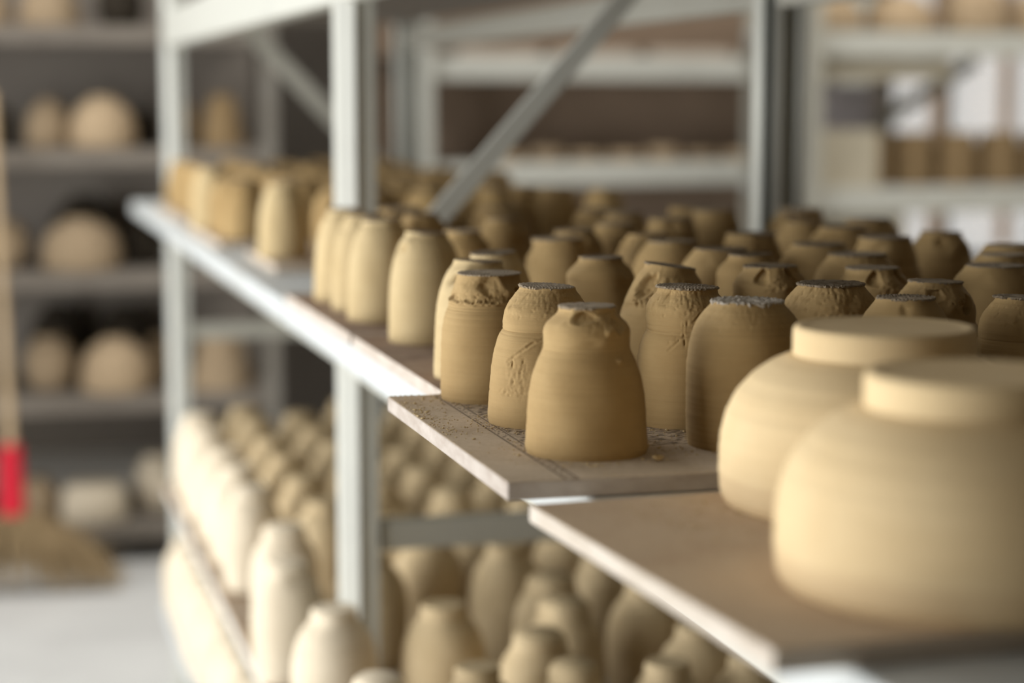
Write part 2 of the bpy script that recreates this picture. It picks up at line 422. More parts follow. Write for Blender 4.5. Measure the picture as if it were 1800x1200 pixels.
variant('rough', 'shoulder', 24, nseg=180, nz=160, rough=[neck(.0007), (c0 - 5, .078, 40, .008, .0007, 420, 300)], dents=[(c0 + 0, .086, 26, .006, -.0012), (c0 + 20, .09, 12, .005, .002)], over=.0016, rag=.0014)
variant('twist', 'waisted', 27, nseg=180, nz=160, rough=[(c0 + 30, .088, 30, .008, .0014, 380, 380), neck(.0003)], dents=[(c0 - 14, .0965, 15, .005, .004, 1), (c0 + 18, .090, 14, .008, -.0036), (c0 + 46, .089, 12, .006, .0055, 1), (c0 + 190, .093, 18, .006, .004)], tilt=(-.03, 0))
variant('plain', 'shoulder', 31, dents=[(c0 - 30, .088, 16, .005, .0012)])
variant('notch', 'tall', 34, dents=[(c0 - 62, .094, 18, .0045, .0075), (c0 - 50, .102, 22, .004, -.0030)], tilt=(-.06, 0))
variant('slim', 'straight', 37, dents=[(c0 - 100, .095, 30, .006, .003)])
variant('pale_notch', 'tall', 34, dents=[(c0 - 62, .094, 18, .0045, .0075), (c0 - 50, .102, 22, .004, -.0030)], tilt=(-.06, 0), mat='clay_lighter')
variant('pale_slim', 'tall', 37, dents=[(c0 - 100, .095, 30, .006, .003)], mat='clay_lighter')
variant('bell2', 'bell', 41, dents=[(c0 + 60, .09, 20, .006, .003), (c0 - 60, .085, 26, .005, -.0015)])
variant('waist2', 'waisted', 44, dents=[(c0 + 120, .09, 24, .006, .003), (c0 - 10, .0985, 10, .004, .002)])

PROTO = {}
def cup(var, x, y, z, h, rz, label, group):
    """h: wanted height"""
    me, cd = VAR[var]
    if var not in PROTO:
        o = bpy.data.objects.new('clay_cup', me); C.objects.link(o)
        d = bpy.data.objects.new('cut_base', cd); C.objects.link(d); d.parent = o
        PROTO[var] = o
    else:
        o = dup(PROTO[var])
    s = h / max(v.co.z for v in me.vertices) if False else h / HT[var]
    o.location = (x, y, z); o.rotation_euler = (0, 0, rz)
    o.scale = (1, 1, s)
    tag(o, label, 'cup', group)
    return o
HT = {}
for k, pr in (('p3', 'bell'), ('p2', 'waisted'), ('p1', 'straight'), ('r22', 'pinched'), ('r21', 'shoulder'), ('r23', 'tall'), ('dent', 'pinched'), ('rough', 'shoulder'),
              ('twist', 'waisted'), ('plain', 'shoulder'), ('notch', 'tall'), ('slim', 'straight'), ('pale_slim', 'tall'), ('pale_notch', 'tall'), ('bell2', 'bell'), ('waist2', 'waisted')):
    HT[k] = PROF[pr][-1][1]

EYE = 1.5                  # eye height; the focused shelf lies a forearm below it
# ------------------------------------------------------------------ the setting
X0, X1, Y0, Y1, ZC = -2.8, 6.2, -2.6, 8.6, 3.4
def struct(name, dims_list, mat, bev=0):
    bm = bmesh.new()
    for d in dims_list: box(bm, *d, bev=bev)
    o = from_bm(name, bm, mat); o['kind'] = 'structure'; return o
struct('floor', [(X0 - 3, X1, Y0, Y1 + .2, -.1, 0)], M['floor'])
SX0, SX1, SY0, SY1 = -.95, .15, 4.0, 6.0          # unseen roof opening, added to brighten the aisle end
TX0, TX1 = 2.4, 4.0                                # a second added opening, to brighten the window rack
struct('ceiling', [(X0, X1, Y0, SY0, ZC, ZC + .1), (X0, X1, SY1, Y1, ZC, ZC + .1), (X0, SX0, SY0, SY1, ZC, ZC + .1), (SX1, TX0, SY0, SY1, ZC, ZC + .1), (TX1, X1, SY0, SY1, ZC, ZC + .1)], M['ceil'])
DY0, DY1, DZ = .2, 4.4, 2.35
struct('wall_left', [(X0 - .2, X0, Y0, DY0, 0, ZC), (X0 - .2, X0, DY1, Y1, 0, ZC), (X0 - .2, X0, DY0, DY1, DZ, ZC)], M['plaster_light'])
struct('wall_right', [(X1, X1 + .2, Y0, Y1, 0, ZC)], M['plaster_light'])
struct('wall_front', [(X0, X1, Y0 - .2, Y0, 0, ZC)], M['plaster_light'])
WX0, WX1, WZ0, WZ1 = 4.12, 5.6, .72, 2.3
struct('wall_back', [(X0, WX0, Y1, Y1 + .2, 0, ZC), (WX1, X1, Y1, Y1 + .2, 0, ZC),
                     (WX0, WX1, Y1, Y1 + .2, 0, WZ0), (WX0, WX1, Y1, Y1 + .2, WZ1, ZC)], M['plaster'])
w = empty('window_1', (WX0, Y1, WZ0)); w['kind'] = 'structure'
bm = bmesh.new()
W, H = WX1 - WX0, WZ1 - WZ0
for d in ((0, .05, .02, .08, 0, H), (W - .05, W, .02, .08, 0, H), (0, W, .02, .08, 0, .05), (0, W, .02, .08, H - .05, H)):
    box(bm, *d)
from_bm('window_frame', bm, M['frame'], w)
for k in (.32, .86):
    boxo('mullion', (k - .03, k + .03, .02, .08, .05, H - .05), M['frame'], w)
gl = N('clear_glass'); gl.b.inputs['Base Color'].default_value = (.95, .97, .96, 1); gl.b.inputs['Roughness'].default_value = .05
tr = gl.n('ShaderNodeBsdfTransparent'); mx = gl.n('ShaderNodeMixShader'); mx.inputs[0].default_value = .12
gl.l(tr.outputs[0], mx.inputs[1]); gl.l(gl.b.outputs[0], mx.inputs[2]); gl.l(mx.outputs[0], gl.t.nodes['Material Output'].inputs[0])
boxo('pane', (.05, W - .05, .045, .05, .05, H - .05), gl.m, w, bev=0)

# ------------------------------------------------------------------ main storage rack
rack = tag(empty('storage_rack', (.75, 3.7, 0)), 'pale grey steel storage rack full of clay cups, running along the aisle', 'rack')
def rp(name, bm, mat):
    o = from_bm(name, bm, mat, rack); o.location = (-.75, -3.7, 0); return o
PF, PB = .452, 1.030      # outer faces of the front and back uprights
PY = (.30, 2.53, 4.94)
for y in PY:
    bm = bmesh.new()
    x = PF
    prism(bm, [(x, y + .045), (x, y + .014), (x + .0205, y), (x + .0225, y + .006), (x + .048, y + .006), (x + .048, y + .045)], 0, 2.3)
    p = rp('post', bm, M['paint'])
    bm = bmesh.new()
    x = PB
    prism(bm, [(x, y), (x + .003, y), (x + .003, y + .016), (x + .017, y + .016), (x + .017, y), (x + .030, y), (x + .030, y + .026), (x + .052, y + .026), (x + .052, y), (x + .066, y), (x + .066, y + .034), (x, y + .034)], 0, 2.3)
    p = rp('post', bm, M['paint'])
    bm = bmesh.new(); box(bm, x + .0035, x + .0165, y + .010, y + .0155, 0, 2.29)
    from_bm('recess_strip', bm, M['teal'], p)
LEV = ((.40, .03), (.70 - .012, .03), (1.248, .03))     # tops of the wide pans
for z, t in LEV:
    for ya, yb in ((.05, 2.49), (2.50, 5.00 if z > 1 else 4.36 if z < .5 else 4.22)):
        bm = bmesh.new(); box(bm, .37, 1.10, ya, yb, z - t, z, bev=.003)
        rp('shelf_panel', bm, M['deck'])
    for ya, yb in ((.35, 2.52), (2.585, 4.935)):
        for xx, nm in ((PF + .006, 'front_beam'), (PB + .012, 'back_beam')):
            bm = bmesh.new(); box(bm, xx, xx + .03, ya, yb, z - t - .07, z - t - .0005, bev=.003)
            rp(nm, bm, M['paint'])
ZU = 1.622
for ya, yb in ((.35, 2.525), (2.585, 4.935)):
    bm = bmesh.new(); box(bm, PF - .001, PF + .035, ya, yb, ZU, ZU + .085, bev=.004); rp('front_beam', bm, M['paint'])
    bm = bmesh.new(); box(bm, PB + .016, PB + .046, ya, yb, ZU + .0, ZU + .05, bev=.004); rp('back_beam', bm, M['paint_grey'])
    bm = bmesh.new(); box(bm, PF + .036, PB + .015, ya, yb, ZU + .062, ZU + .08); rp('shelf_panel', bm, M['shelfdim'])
for y in PY:
    bm = bmesh.new(); box(bm, PF + .052, PB, y + .012, y + .034, .905, .945, bev=.002); rp('cross_bar', bm, M['paint_grey'])
bm = bmesh.new(); bar(bm, (PF + .063, 2.57, 1.262), (PB + .03, 2.57, 1.262 + (PB - PF) * 1.05), .027, .012); rp('diagonal_brace', bm, M['paint'])
bm = bmesh.new(); bar(bm, (PF + .03, 4.98, 1.86), (PB + .03, 4.98, 1.255), .042, .012); rp('diagonal_brace', bm, M['paint_grey'])

# ------------------------------------------------------------------ ware boards on the focused shelf
ZD = 1.248
def ware_board(x0, x1, y0, y1, z, t, mat, label, cat='board', group=None, rz=0, bev=.0012):
    cx, cy = (x0 + x1) / 2, (y0 + y1) / 2
    bm = bmesh.new(); box(bm, x0 - cx, x1 - cx, y0 - cy, y1 - cy, 0, t, bev=bev)
    # origin at the aisle end so the surface pattern is measured from that edge
    for v in bm.verts: v.co.x += cx - x0
    o = from_bm('ware_board', bm, mat, loc=(x0, cy, z), rz=rz)
    return tag(o, label, cat, group)
ZB = ZD + .0125
ware_board(.317, .935, 1.190, 1.568, ZD + .0005, .012, M['board_a'], 'speckled ware board in focus with pressed dashes, its pale corner jutting over the aisle')
ware_board(.3225, .93, .791, 1.127, ZD + .0005, .011, M['board_b'], 'smooth brown ware board jutting over the aisle under two big bowls', rz=R(3.1))
ware_board(.366, 1.04, 1.588, 1.988, ZD + .0005, .012, M['board_c'], 'red brown ware board directly behind the speckled jutting board')
ware_board(.366, 1.06, 2.006, 2.44, ZD + .0005, .012, M['board_c'], 'red brown ware board under the row of cups before the near post')
ware_board(.415, 1.03, 2.86, 3.17, ZD + .0005, .012, M['wood'], 'blurred ware board standing alone on bare pale shelf beyond the near post')
ware_board(.392, 1.03, 3.36, 3.86, ZD + .0005, .012, M['wood'], 'blurred ware board under cups just before the far post')
ware_board(.40, 1.03, 4.02, 4.62, ZD + .0005, .012, M['wood'], 'farthest ware board on the focused shelf, behind the far post')

# ------------------------------------------------------------------ cups on the focused shelf
G = 'raw clay cups upside down on the focused shelf'
cups = [
 # board, var, x, y, h, rz, label
 ('a', 'p3', .398, 1.284, .1000, 0, 'sharp bell-shaped clay cup at the near corner of the speckled board'),
 ('a', 'p2', .404, 1.414, .1015, 0, 'clay cup with scratched wall and ragged top, between two front cups of the speckled board'),
 ('a', 'p1', .395, 1.540, .1010, 0, 'clay cup with torn dented neck at the far corner of the speckled board'),
 ('a', 'r21', .514, 1.284, .1005, 0, 'broad-shouldered clay cup with pale crumbly rim, right behind the front bell-shaped cup'),
 ('a', 'r22', .506, 1.385, .1015, 0, 'clay cup with scored shoulder and skewed ribbed top on the speckled board'),
 ('a', 'r23', .541, 1.535, .1040, 0, 'clay cup with deep gouged neck and slanting dark top on the speckled board'),
 ('a', 'rough', .622, 1.385, .1010, 0, 'clay cup with flat ribbed top just above the rear bowl foot rim edge'),
 ('a', 'dent', .634, 1.534, .1020, 0, 'clay cup with lumpy pinched neck behind the pale crumbly-rimmed cup'),
 ('a', 'waist2', .633, 1.281, .1000, 0, 'clay cup with ribbed top half hidden directly behind the rear bowl foot'),
 ('a', 'twist', .719, 1.405, .0985, 0, 'clay cup with peeling torn neck, second cup back behind the rear bowl foot'),
 ('a', 'p2', .735, 1.300, .0955, 40, 'clay cup with curly ribbed top at the picture edge behind the bowls'),
 ('a', 'dent', .716, 1.512, .1005, 15, 'clay cup with pinched pale neck midway back on the speckled board'),
 ('a', 'plain', .822, 1.500, .1010, 0, 'dark smooth-shouldered clay cup near the picture edge, behind the peeling cup'),
 ('c', 'pale_notch', .416, 1.660, .1010, 20, 'pale clay cup peeping out behind the torn-necked front cup'),
 ('c', 'pale_notch', .452, 1.745, .1010, 200, 'clay cup with torn bright neck directly behind the torn-necked front cup'),
 ('c', 'bell2', .531, 1.672, .1010, 0, 'greenish clay cup with flat light top in second row behind the scratched cup'),
 ('c', 'plain', .667, 1.735, .1010, 0, 'smooth-shouldered blurred clay cup with shadowed top right of the gouged cup'),
 ('c', 'rough', .764, 1.645, .1010, 60, 'blurred clay cup with rounded lit shoulder behind the pinched pale cup'),
 ('c', 'slim', .872, 1.815, .1030, 80, 'blurred dark-necked clay cup left of the bright window strip'),
 ('c', 'twist', .975, 1.895, .1010, 0, 'clay cup with two-tiered lumpy top standing against the bright window strip'),
 ('c', 'plain', .952, 1.706, .1010, 30, 'pale blurred clay cup at the picture edge beside the two-tiered cup'),
 ('c', 'waist2', .890, 1.610, .1005, 30, 'clay cup cut by the picture edge just below the pale blurred one'),
 ('c', 'pale_notch', .430, 1.925, .1080, 0, 'tall pale clay cup with notched neck, nearest of the bright front row behind'),
 ('c', 'slim', .560, 1.905, .1010, 10, 'blurred clay cup with slanting shoulder behind the greenish flat-topped cup'),
 ('c', 'twist', .668, 1.945, .1010, 90, 'blurred clay cup with lumpy neck between the slanting and smooth cups'),
 ('c', 'p1', .775, 1.925, .1010, 100, 'blurred clay cup with wide torn shoulder below the back post, nearer one'),
 ('d', 'pale_slim', .425, 2.125, .1090, 0, 'smooth pale tapering clay cup second in the bright front row behind'),
 ('d', 'pale_slim', .427, 2.235, .1090, 50, 'smooth pale tapering clay cup third in the bright front row behind'),
 ('d', 'tallx', .425, 2.345, .1090, 0, 'smooth pale clay cup farthest in the bright front row, before the near post'),
 ('d', 'bell2', .585, 2.215, .1030, 0, 'blurred dark clay cup with broad shoulder beside the foot of the diagonal brace'),
 ('d', 'dent', .690, 2.120, .1010, 60, 'blurred clay cup with pale lumpy neck, middle of the board near the brace'),
 ('d', 'p1', .785, 2.200, .1010, 0, 'blurred clay cup with pale round top left of the back post'),
 ('d', 'twist', .905, 2.095, .1010, 45, 'blurred clay cup with ringed neck just in front of the back post'),
 ('d', 'p3', .960, 2.255, .1010, 0, 'blurred clay cup with pale dented top nearest the back post on its aisle side'),
 ('d', 'rough', 1.003, 2.130, .1010, 0, 'blurred squat clay cup, ringed, just past the back post'),
 ('d', 'slim', 1.010, 2.345, .1010, 0, 'blurred dark-sided clay cup half overlapping the back post base'),
 ('e', 'pale_slim', .450, 3.015, .1120, 0, 'blurred pale clay cup alone at the aisle end of the solitary far board'),
 ('e', 'rough', .880, 3.010, .1010, 0, 'blurred clay cup at the window end of the solitary far board'),
 ('e', 'bell2', .600, 3.020, .1010, 0, 'blurred clay cup behind the post on the solitary far board'),
 ('f', 'pale_slim', .425, 3.740, .1120, 0, 'blurred pale clay cup beside the far post, on the board before it'),
]
ORDB = {'c': 'board behind the speckled one', 'd': 'board before the near post', 'e': 'solitary far board',
        'f': 'board before the far post', 'g': 'farthest board'}
VAR['tallx'] = VAR['pale_slim']; HT['tallx'] = HT['pale_slim']
taken = []
for b, v, x, y, h, rz, lab in cups:
    cup(v, x, y, ZB, h, R(rz), lab, G); taken.append((x, y))
rng = random.Random(11)
fill = {'c': (.66, 1.0, 1.64, 1.95), 'd': (.50, 1.0, 2.06, 2.40), 'e': (.56, .96, 2.93, 3.12), 'f': (.44, .98, 3.42, 3.80), 'g': (.46, .98, 4.09, 4.55)}
new = []
for b, (xa, xb, ya, yb) in fill.items():
    ny = max(2, round((yb - ya) / .118) + 1); nx = round((xb - xa) / .113) + 1
    for i in range(nx):
        for j in range(ny):
            x = xa + (xb - xa) * i / max(1, nx - 1) + rng.uniform(-.006, .006); y = ya + (yb - ya) * j / (ny - 1) + rng.uniform(-.006, .006)
            if y > 2.45 and x > .95: x -= .02
            if min(math.hypot(x - a, y - c) for a, c in taken) < .088: continue
            taken.append((x, y)); new.append((b, x, y))
def lane(x): return max(0, round((x - .42) / .112))
every = [(c[0], c[2], c[3]) for c in cups] + new
for b, x, y in new:
    k = sum(1 for q in every if q[0] == b and lane(q[1]) == lane(x) and q[2] < y)
    cup(rng.choice(['dent', 'rough', 'twist', 'plain', 'slim', 'bell2', 'waist2', 'notch']), x, y, ZB, rng.uniform(.098, .106), rng.uniform(0, 6.28),
        'clay cup on the %s, %s row inward, %s from camera' % (ORDB[b], ORD[lane(x)], ORD[k]), G)

# ------------------------------------------------------------------ the two big bowls
BP = [(.0945, 0), (.0968, .006), (.0978, .020), (.0975, .034), (.0952, .048), (.0895, .062), (.0800, .074), (.0680, .083), (.0580, .0875), (.0555, .0885)]
bowl_me = lathe('clay_bowl', BP, 160, 90, 61, ridge=.00012, wobble=.0002); bowl_me.materials.append(M['clay_bowl'])
FP = [(.0550, .0870), (.0546, .0890), (.0546, .1010), (.0542, .1040), (.0530, .1056), (.0512, .1060), (.0490, .1058), (.0470, .1052), (.0440, .1050)]
def ring_mesh():
    n = 140; V = []; F = []
    pr = FP + [(.0001, .1050)]
    for r, z in pr:
        for j in range(n):
            t = 2 * math.pi * j / n; V.append((r * math.cos(t), r * math.sin(t), z))
    for i in range(len(pr) - 1):
        for j in range(n):
            j2 = (j + 1) % n; F.append((i * n + j, i * n + j2, (i + 1) * n + j2, (i + 1) * n + j))
    me = bpy.data.meshes.new('foot_ring'); me.from_pydata(V, [], F); me.update()
    for p in me.polygons: p.use_smooth = True
    me.set_sharp_from_angle(angle=R(60)); me.materials.append(M['clay_foot']); return me
bo = bpy.data.objects.new('clay_bowl', bowl_me); C.objects.link(bo)
ft = bpy.data.objects.new('foot_ring', ring_mesh()); C.objects.link(ft); ft.parent = bo
bo.location = (.522, 1.083, ZD + .0115)
tag(bo, 'big smooth buff bowl upside down, rear of two, beside the cups', 'bowl', 'big buff bowls on the brown board')
b2 = dup(bo); b2.location = (.476, .885, ZD + .0115); b2.rotation_euler.z = 1.3
tag(b2, 'big smooth buff bowl upside down, nearest the camera, cut by the picture edge', 'bowl', 'big buff bowls on the brown board')

# ------------------------------------------------------------------ crumbs of clay on the boards
def crumbs(label, n, zone, z, seed, smin=.0003, smax=.0009):
    r = random.Random(seed); bm = bmesh.new()
    for _ in range(n):
        x, y = zone(r); s = r.uniform(smin, smax) * (1.8 if r.random() < .06 else 1)
        mt = Matrix.Translation((x, y, z + s * .35)) @ Matrix.Rotation(r.uniform(0, 6), 4, 'Z') @ Matrix.Diagonal((s * r.uniform(.7, 1.6), s, s * .6, 1))
        bmesh.ops.create_icosphere(bm, subdivisions=1, radius=1, matrix=mt)
    o = from_bm('clay_crumbs', bm, M['clay_lighter']); return tag(o, label, 'crumbs', kind='stuff')
def ring_zone(cs, spread):
    def f(r):
        cx, cy, rad = r.choice(cs); a = r.uniform(0, 6.28); d = rad + abs(r.gauss(0, spread)) + .001
        return min(max(cx + d * math.cos(a), .320), .92), min(max(cy + d * math.sin(a), 1.193), 1.565)
    return f
crumbs('fine clay crumbs strewn round the cups on the speckled board', 900,
       ring_zone([(.398, 1.284, .042), (.404, 1.414, .041), (.395, 1.540, .040), (.514, 1.284, .041), (.506, 1.385, .039)], .013), ZB, 5)
crumbs('clay dust crumbs along the jutting pale edge of the speckled board', 260,
       lambda r: (.3185 + abs(r.gauss(0, .012)), min(max(r.gauss(1.47, .06), 1.2), 1.566)), ZB, 6, .0003, .0008)
crumbs('clay crumbs scattered on the smooth brown board beside the bowls', 90,
       lambda r: (r.uniform(.36, .44), r.uniform(1.0, 1.11)), ZD + .0115, 8, .0004, .0010)
def chip(x, y, s, rz, label):
    bm = bmesh.new(); bmesh.ops.create_icosphere(bm, subdivisions=2, radius=s)
    rr = random.Random(int(x * 1e4))
    for v in bm.verts:
        v.co *= rr.uniform(.75, 1.2); v.co.z *= .55
        v.co.z += .35 * abs(v.co.x)
    o = from_bm('clay_chip', bm, M['clay'], loc=(x, y, ZB + s * .5), rz=rz, smooth=True); return tag(o, label, 'clay chip')
chip(.3775, 1.349, .0042, .5, 'curled clay chip lying between the scratched cup and the bell-shaped cup')
chip(.433, 1.236, .0036, .2, 'pale clay crumb against the near foot of the bell-shaped cup')

# ------------------------------------------------------------------ vases on the two lower shelves
VP = [(.0405, 0), (.0430, .006), (.0475, .045), (.0490, .080), (.0465, .108), (.0390, .132), (.0300, .146), (.0265, .152), (.0262, .160), (.0240, .1655)]
VQ = [(.0385, 0), (.0410, .005), (.0455, .05), (.0462, .085), (.0430, .115), (.0350, .137), (.0300, .147), (.0298, .155), (.0255, .163), (.0225, .166)]
vm = []
for k, (pr, mt) in enumerate(((VP, 'clay_buff'), (VQ, 'clay_buff'), (VP, 'clay_pale'), (VQ, 'clay_pale'))):
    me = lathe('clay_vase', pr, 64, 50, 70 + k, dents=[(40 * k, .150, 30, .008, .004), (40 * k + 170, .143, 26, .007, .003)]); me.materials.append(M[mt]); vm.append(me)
def vase(x, y, z, k, label, group, sc=1.0):
    o = bpy.data.objects.new('clay_vase', vm[k]); C.objects.link(o)
    o.location = (x, y, z); o.rotation_euler.z = rng.uniform(0, 6.28); o.scale = (sc, sc, rng.uniform(.97, 1.03))
    return tag(o, label, 'vase', group)
ZL = .700
lower_boards = [(1.70, 2.10), (2.11, 2.522), (2.590, 3.05), (3.065, 3.53), (3.545, 4.16)]
wl = ['nearest', 'second nearest', 'middle', 'second farthest', 'farthest']
for k, (a, b) in enumerate(lower_boards):
    ware_board(.362, 1.03, a, b, ZL - .0115, .0115, M['wood'], '%s ware board under the vases on the lower shelf' % wl[k], group='ware boards on the lower shelf')
taken = []
spots = [(.415, 2.117), (.530, 2.120), (.640, 2.107), (.742, 2.082), (.845, 2.086), (.560, 2.417), (.706, 2.370), (.611, 2.946), (.718, 2.700), (.430, 2.910), (.400, 2.680)]
rows = {}
def row_of(x): return int(round((x - .42) / .105))
for x, y in spots: taken.append((x, y)); rows.setdefault(row_of(x), []).append((x, y))
for i in range(6):
    for j in range(13):
        x = .420 + .105 * i + rng.uniform(-.004, .004); y = 1.84 + .196 * j + (.098 if i % 2 else 0) + rng.uniform(-.006, .006)
        if y > 4.10 or x > .98 or (x < .56 and 2.475 < y < 2.63) or min(math.hypot(x - a, y - b) for a, b in taken) < (.105 if y < 2.2 else .122): continue
        taken.append((x, y)); rows.setdefault(row_of(x), []).append((x, y))
for i in sorted(rows):
    for k, (x, y) in enumerate(sorted(rows[i], key=lambda q: q[1])):
        front = i == 0  # front row takes the paler clay, rows behind the buff one
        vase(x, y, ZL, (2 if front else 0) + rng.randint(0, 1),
             '%s clay vase on the lower shelf, %s row from aisle, %s from camera' % ('pale' if front else 'buff', ORD[i], ORD[k]),
             'tall clay vases upside down on the lower shelf', 1.0 if y < 2.2 else 1.12)
for i in range(2):
    k = 0
    for j in range(17):
        x = .418 + .112 * i + rng.uniform(-.004, .004); y = 2.42 + .121 * j + (.06 if i else 0)
        if y > 4.32 or (x < .56 and 2.47 < y < 2.635): continue
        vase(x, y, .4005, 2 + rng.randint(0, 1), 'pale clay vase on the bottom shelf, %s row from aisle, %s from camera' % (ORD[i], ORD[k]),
             'tall clay vases on the bottom shelf', 1.04); k += 1

# ------------------------------------------------------------------ background racks
def shelf_rack(name, label, x0, x1, y0, y1, zs, ht, mat, postmat, posts, panel=None, depth_panel=.012, edge=.05, ptk=.045, shelfmat=None):
    r = tag(empty(name, ((x0 + x1) / 2, y0, 0)), label, 'rack')
    ox = (x0 + x1) / 2
    for z in zs:
        boxo('shelf', (x0 - ox, x1 - ox, .012, y1 - y0, z - .02, z), shelfmat or mat, r, bev=.002)
        boxo('shelf_rail', (x0 - ox, x1 - ox, 0, .0115, z - edge, z), mat, r, bev=.002)
    for px in posts:
        boxo('post', (px - ox - ptk / 2, px - ox + ptk / 2, -.046, -.001, 0, ht), postmat, r)
        boxo('post', (px - ox - ptk / 2, px - ox + ptk / 2, y1 - y0 + .001, y1 - y0 + .046, 0, ht), postmat, r)
    if panel:
        boxo('back_panel', (x0 - ox, x1 - ox, y1 - y0 - .02, y1 - y0 - .001, zs[1] - .02, ht), panel, r, bev=0)
    return r
LZ = (.129, .552, .952, 1.341, 1.727)
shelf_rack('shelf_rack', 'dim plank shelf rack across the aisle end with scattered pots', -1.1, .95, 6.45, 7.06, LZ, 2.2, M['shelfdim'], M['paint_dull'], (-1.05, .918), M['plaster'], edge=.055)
CZ = (.55, .88, 1.262, 1.655)
shelf_rack('shelf_rack', 'cream edged shelf rack behind the main rack against a dark brown board', 1.50, 3.35, 7.2, 7.7, CZ, 2.3, M['paint'], M['paint'], (1.56, 3.3), M['brownboard'], edge=.085, ptk=.13, shelfmat=M['shelfdim'])
RZ = (.70, 1.199, 1.724)
shelf_rack('shelf_rack', 'pale steel shelf rack before the bright window', 2.66, 4.4, 6.2, 6.7, RZ, 2.3, M['paint'], M['paint_grey'], (2.70, 4.35), edge=.085, shelfmat=M['deck'])
rr_ = [o for o in bpy.data.objects if o.name.startswith('shelf_rack')][-1]
bm = bmesh.new(); bar(bm, (-.70, .52, 1.20), (.05, .52, 1.64), .05, .012); from_bm('diagonal_brace', bm, M['paint_grey'], rr_)
boxo('side_panel', (-.82, -.38, .47, .485, 1.20, 1.55), M['lilac'], rr_)
boxo('end_board', (-.80, -.46, .03, .045, .72, 1.11), M['creamboard'], rr_)
boxo('header_board', (-.80, -.30, .03, .045, 1.565, 1.638), M['creamboard'], rr_)
tag(boxo('ware_board', (2.725, 2.965, 6.235, 6.25, RZ[1] + .0005, 1.395), M['creamboard']), 'cream board standing on edge left of the brown jars by the window', 'board')

def pot_mesh(name, pts, mat, seed):
    me = lathe(name, pts, 56, 40, seed, wobble=.001, ridge=.0004); me.materials.append(M[mat]); return me
def sc(pts, a, b): return [(r * a, z * b) for r, z in pts]
DOME = [(.90, 0), (.97, .03), (1.0, .15), (.98, .4), (.86, .66), (.62, .86), (.40, .95), (.38, 1.0)]
BELL = [(1.0, 0), (.99, .04), (.88, .3), (.76, .6), (.62, .85), (.50, .95), (.46, 1.0)]
JAR = [(.70, 0), (.80, .05), (.98, .35), (1.0, .55), (.86, .80), (.60, .92), (.58, 1.0)]
LOW = [(.96, 0), (1.0, .1), (.98, .6), (.85, .9), (.8, 1.0)]
BAS = [(1.0, 0), (1.0, .05), (.90, .5), (.70, .85), (.62, .95), (.6, 1.0)]
def pot(kind, pts, rad, h, x, y, z, mat, label, group, cat=None):
    me = pot_mesh(kind, sc(pts, rad, h), mat, int(x * 997 + z * 131) % 9999)
    o = bpy.data.objects.new(kind, me); C.objects.link(o); o.location = (x, y, z); o.rotation_euler.z = x * 7
    return tag(o, label, cat or kind.split('_')[-1], group)
yL = 6.62
gl_ = 'stored pots on the dim shelf rack'
P = [  # black domes and two dark jars are added in place of cast shadows
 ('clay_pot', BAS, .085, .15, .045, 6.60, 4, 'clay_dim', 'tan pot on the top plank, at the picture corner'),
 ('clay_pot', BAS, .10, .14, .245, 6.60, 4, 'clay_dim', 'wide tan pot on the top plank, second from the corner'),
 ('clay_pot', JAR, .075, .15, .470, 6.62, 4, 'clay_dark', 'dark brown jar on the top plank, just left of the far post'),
 ('clay_pot', JAR, .075, .14, .06, 6.66, 3, 'clay_dark', 'dark jar added for the shadow at the picture edge, second plank down'),
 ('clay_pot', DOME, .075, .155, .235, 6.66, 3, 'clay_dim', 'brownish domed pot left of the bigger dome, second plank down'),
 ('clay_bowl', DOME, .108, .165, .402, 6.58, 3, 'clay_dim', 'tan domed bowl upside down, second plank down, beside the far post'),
 ('clay_pot', JAR, .055, .12, .548, 6.74, 3, 'clay_dark', 'dark jar added for the shadow between tan dome and far post, second plank down'),
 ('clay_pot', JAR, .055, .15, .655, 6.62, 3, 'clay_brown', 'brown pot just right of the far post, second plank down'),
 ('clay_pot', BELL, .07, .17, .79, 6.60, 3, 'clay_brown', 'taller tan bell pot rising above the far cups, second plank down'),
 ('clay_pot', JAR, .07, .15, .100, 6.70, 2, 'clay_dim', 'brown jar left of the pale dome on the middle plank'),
 ('clay_pot', DOME, .115, .225, .350, 6.855, 2, 'clay_dark', 'dark dome added for the shadow behind the pale dome, middle plank'),
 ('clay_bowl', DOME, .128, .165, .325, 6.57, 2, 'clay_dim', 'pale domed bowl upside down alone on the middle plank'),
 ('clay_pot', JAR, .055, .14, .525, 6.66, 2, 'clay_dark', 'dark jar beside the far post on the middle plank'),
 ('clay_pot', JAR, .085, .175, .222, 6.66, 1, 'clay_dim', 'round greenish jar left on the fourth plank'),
 ('clay_pot', DOME, .105, .255, .255, 6.90, 1, 'clay_dark', 'dark dome added for the shadow behind the round jar, fourth plank'),
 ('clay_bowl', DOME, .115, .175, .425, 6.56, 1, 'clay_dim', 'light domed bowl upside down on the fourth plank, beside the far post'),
 ('clay_pot', DOME, .115, .245, .485, 6.90, 1, 'clay_dark', 'dark dome added for the shadow behind the light dome, fourth plank'),
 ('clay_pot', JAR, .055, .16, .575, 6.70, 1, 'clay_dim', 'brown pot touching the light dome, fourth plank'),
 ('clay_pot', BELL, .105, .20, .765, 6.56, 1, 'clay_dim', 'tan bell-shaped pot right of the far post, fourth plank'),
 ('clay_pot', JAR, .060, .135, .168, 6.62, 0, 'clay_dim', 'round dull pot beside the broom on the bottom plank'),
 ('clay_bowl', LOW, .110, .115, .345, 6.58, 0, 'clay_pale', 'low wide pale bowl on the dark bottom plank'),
 ('clay_pot', JAR, .080, .185, .565, 6.68, 0, 'clay_pale', 'pale upright jar on the bottom plank, beside the far post'),
]
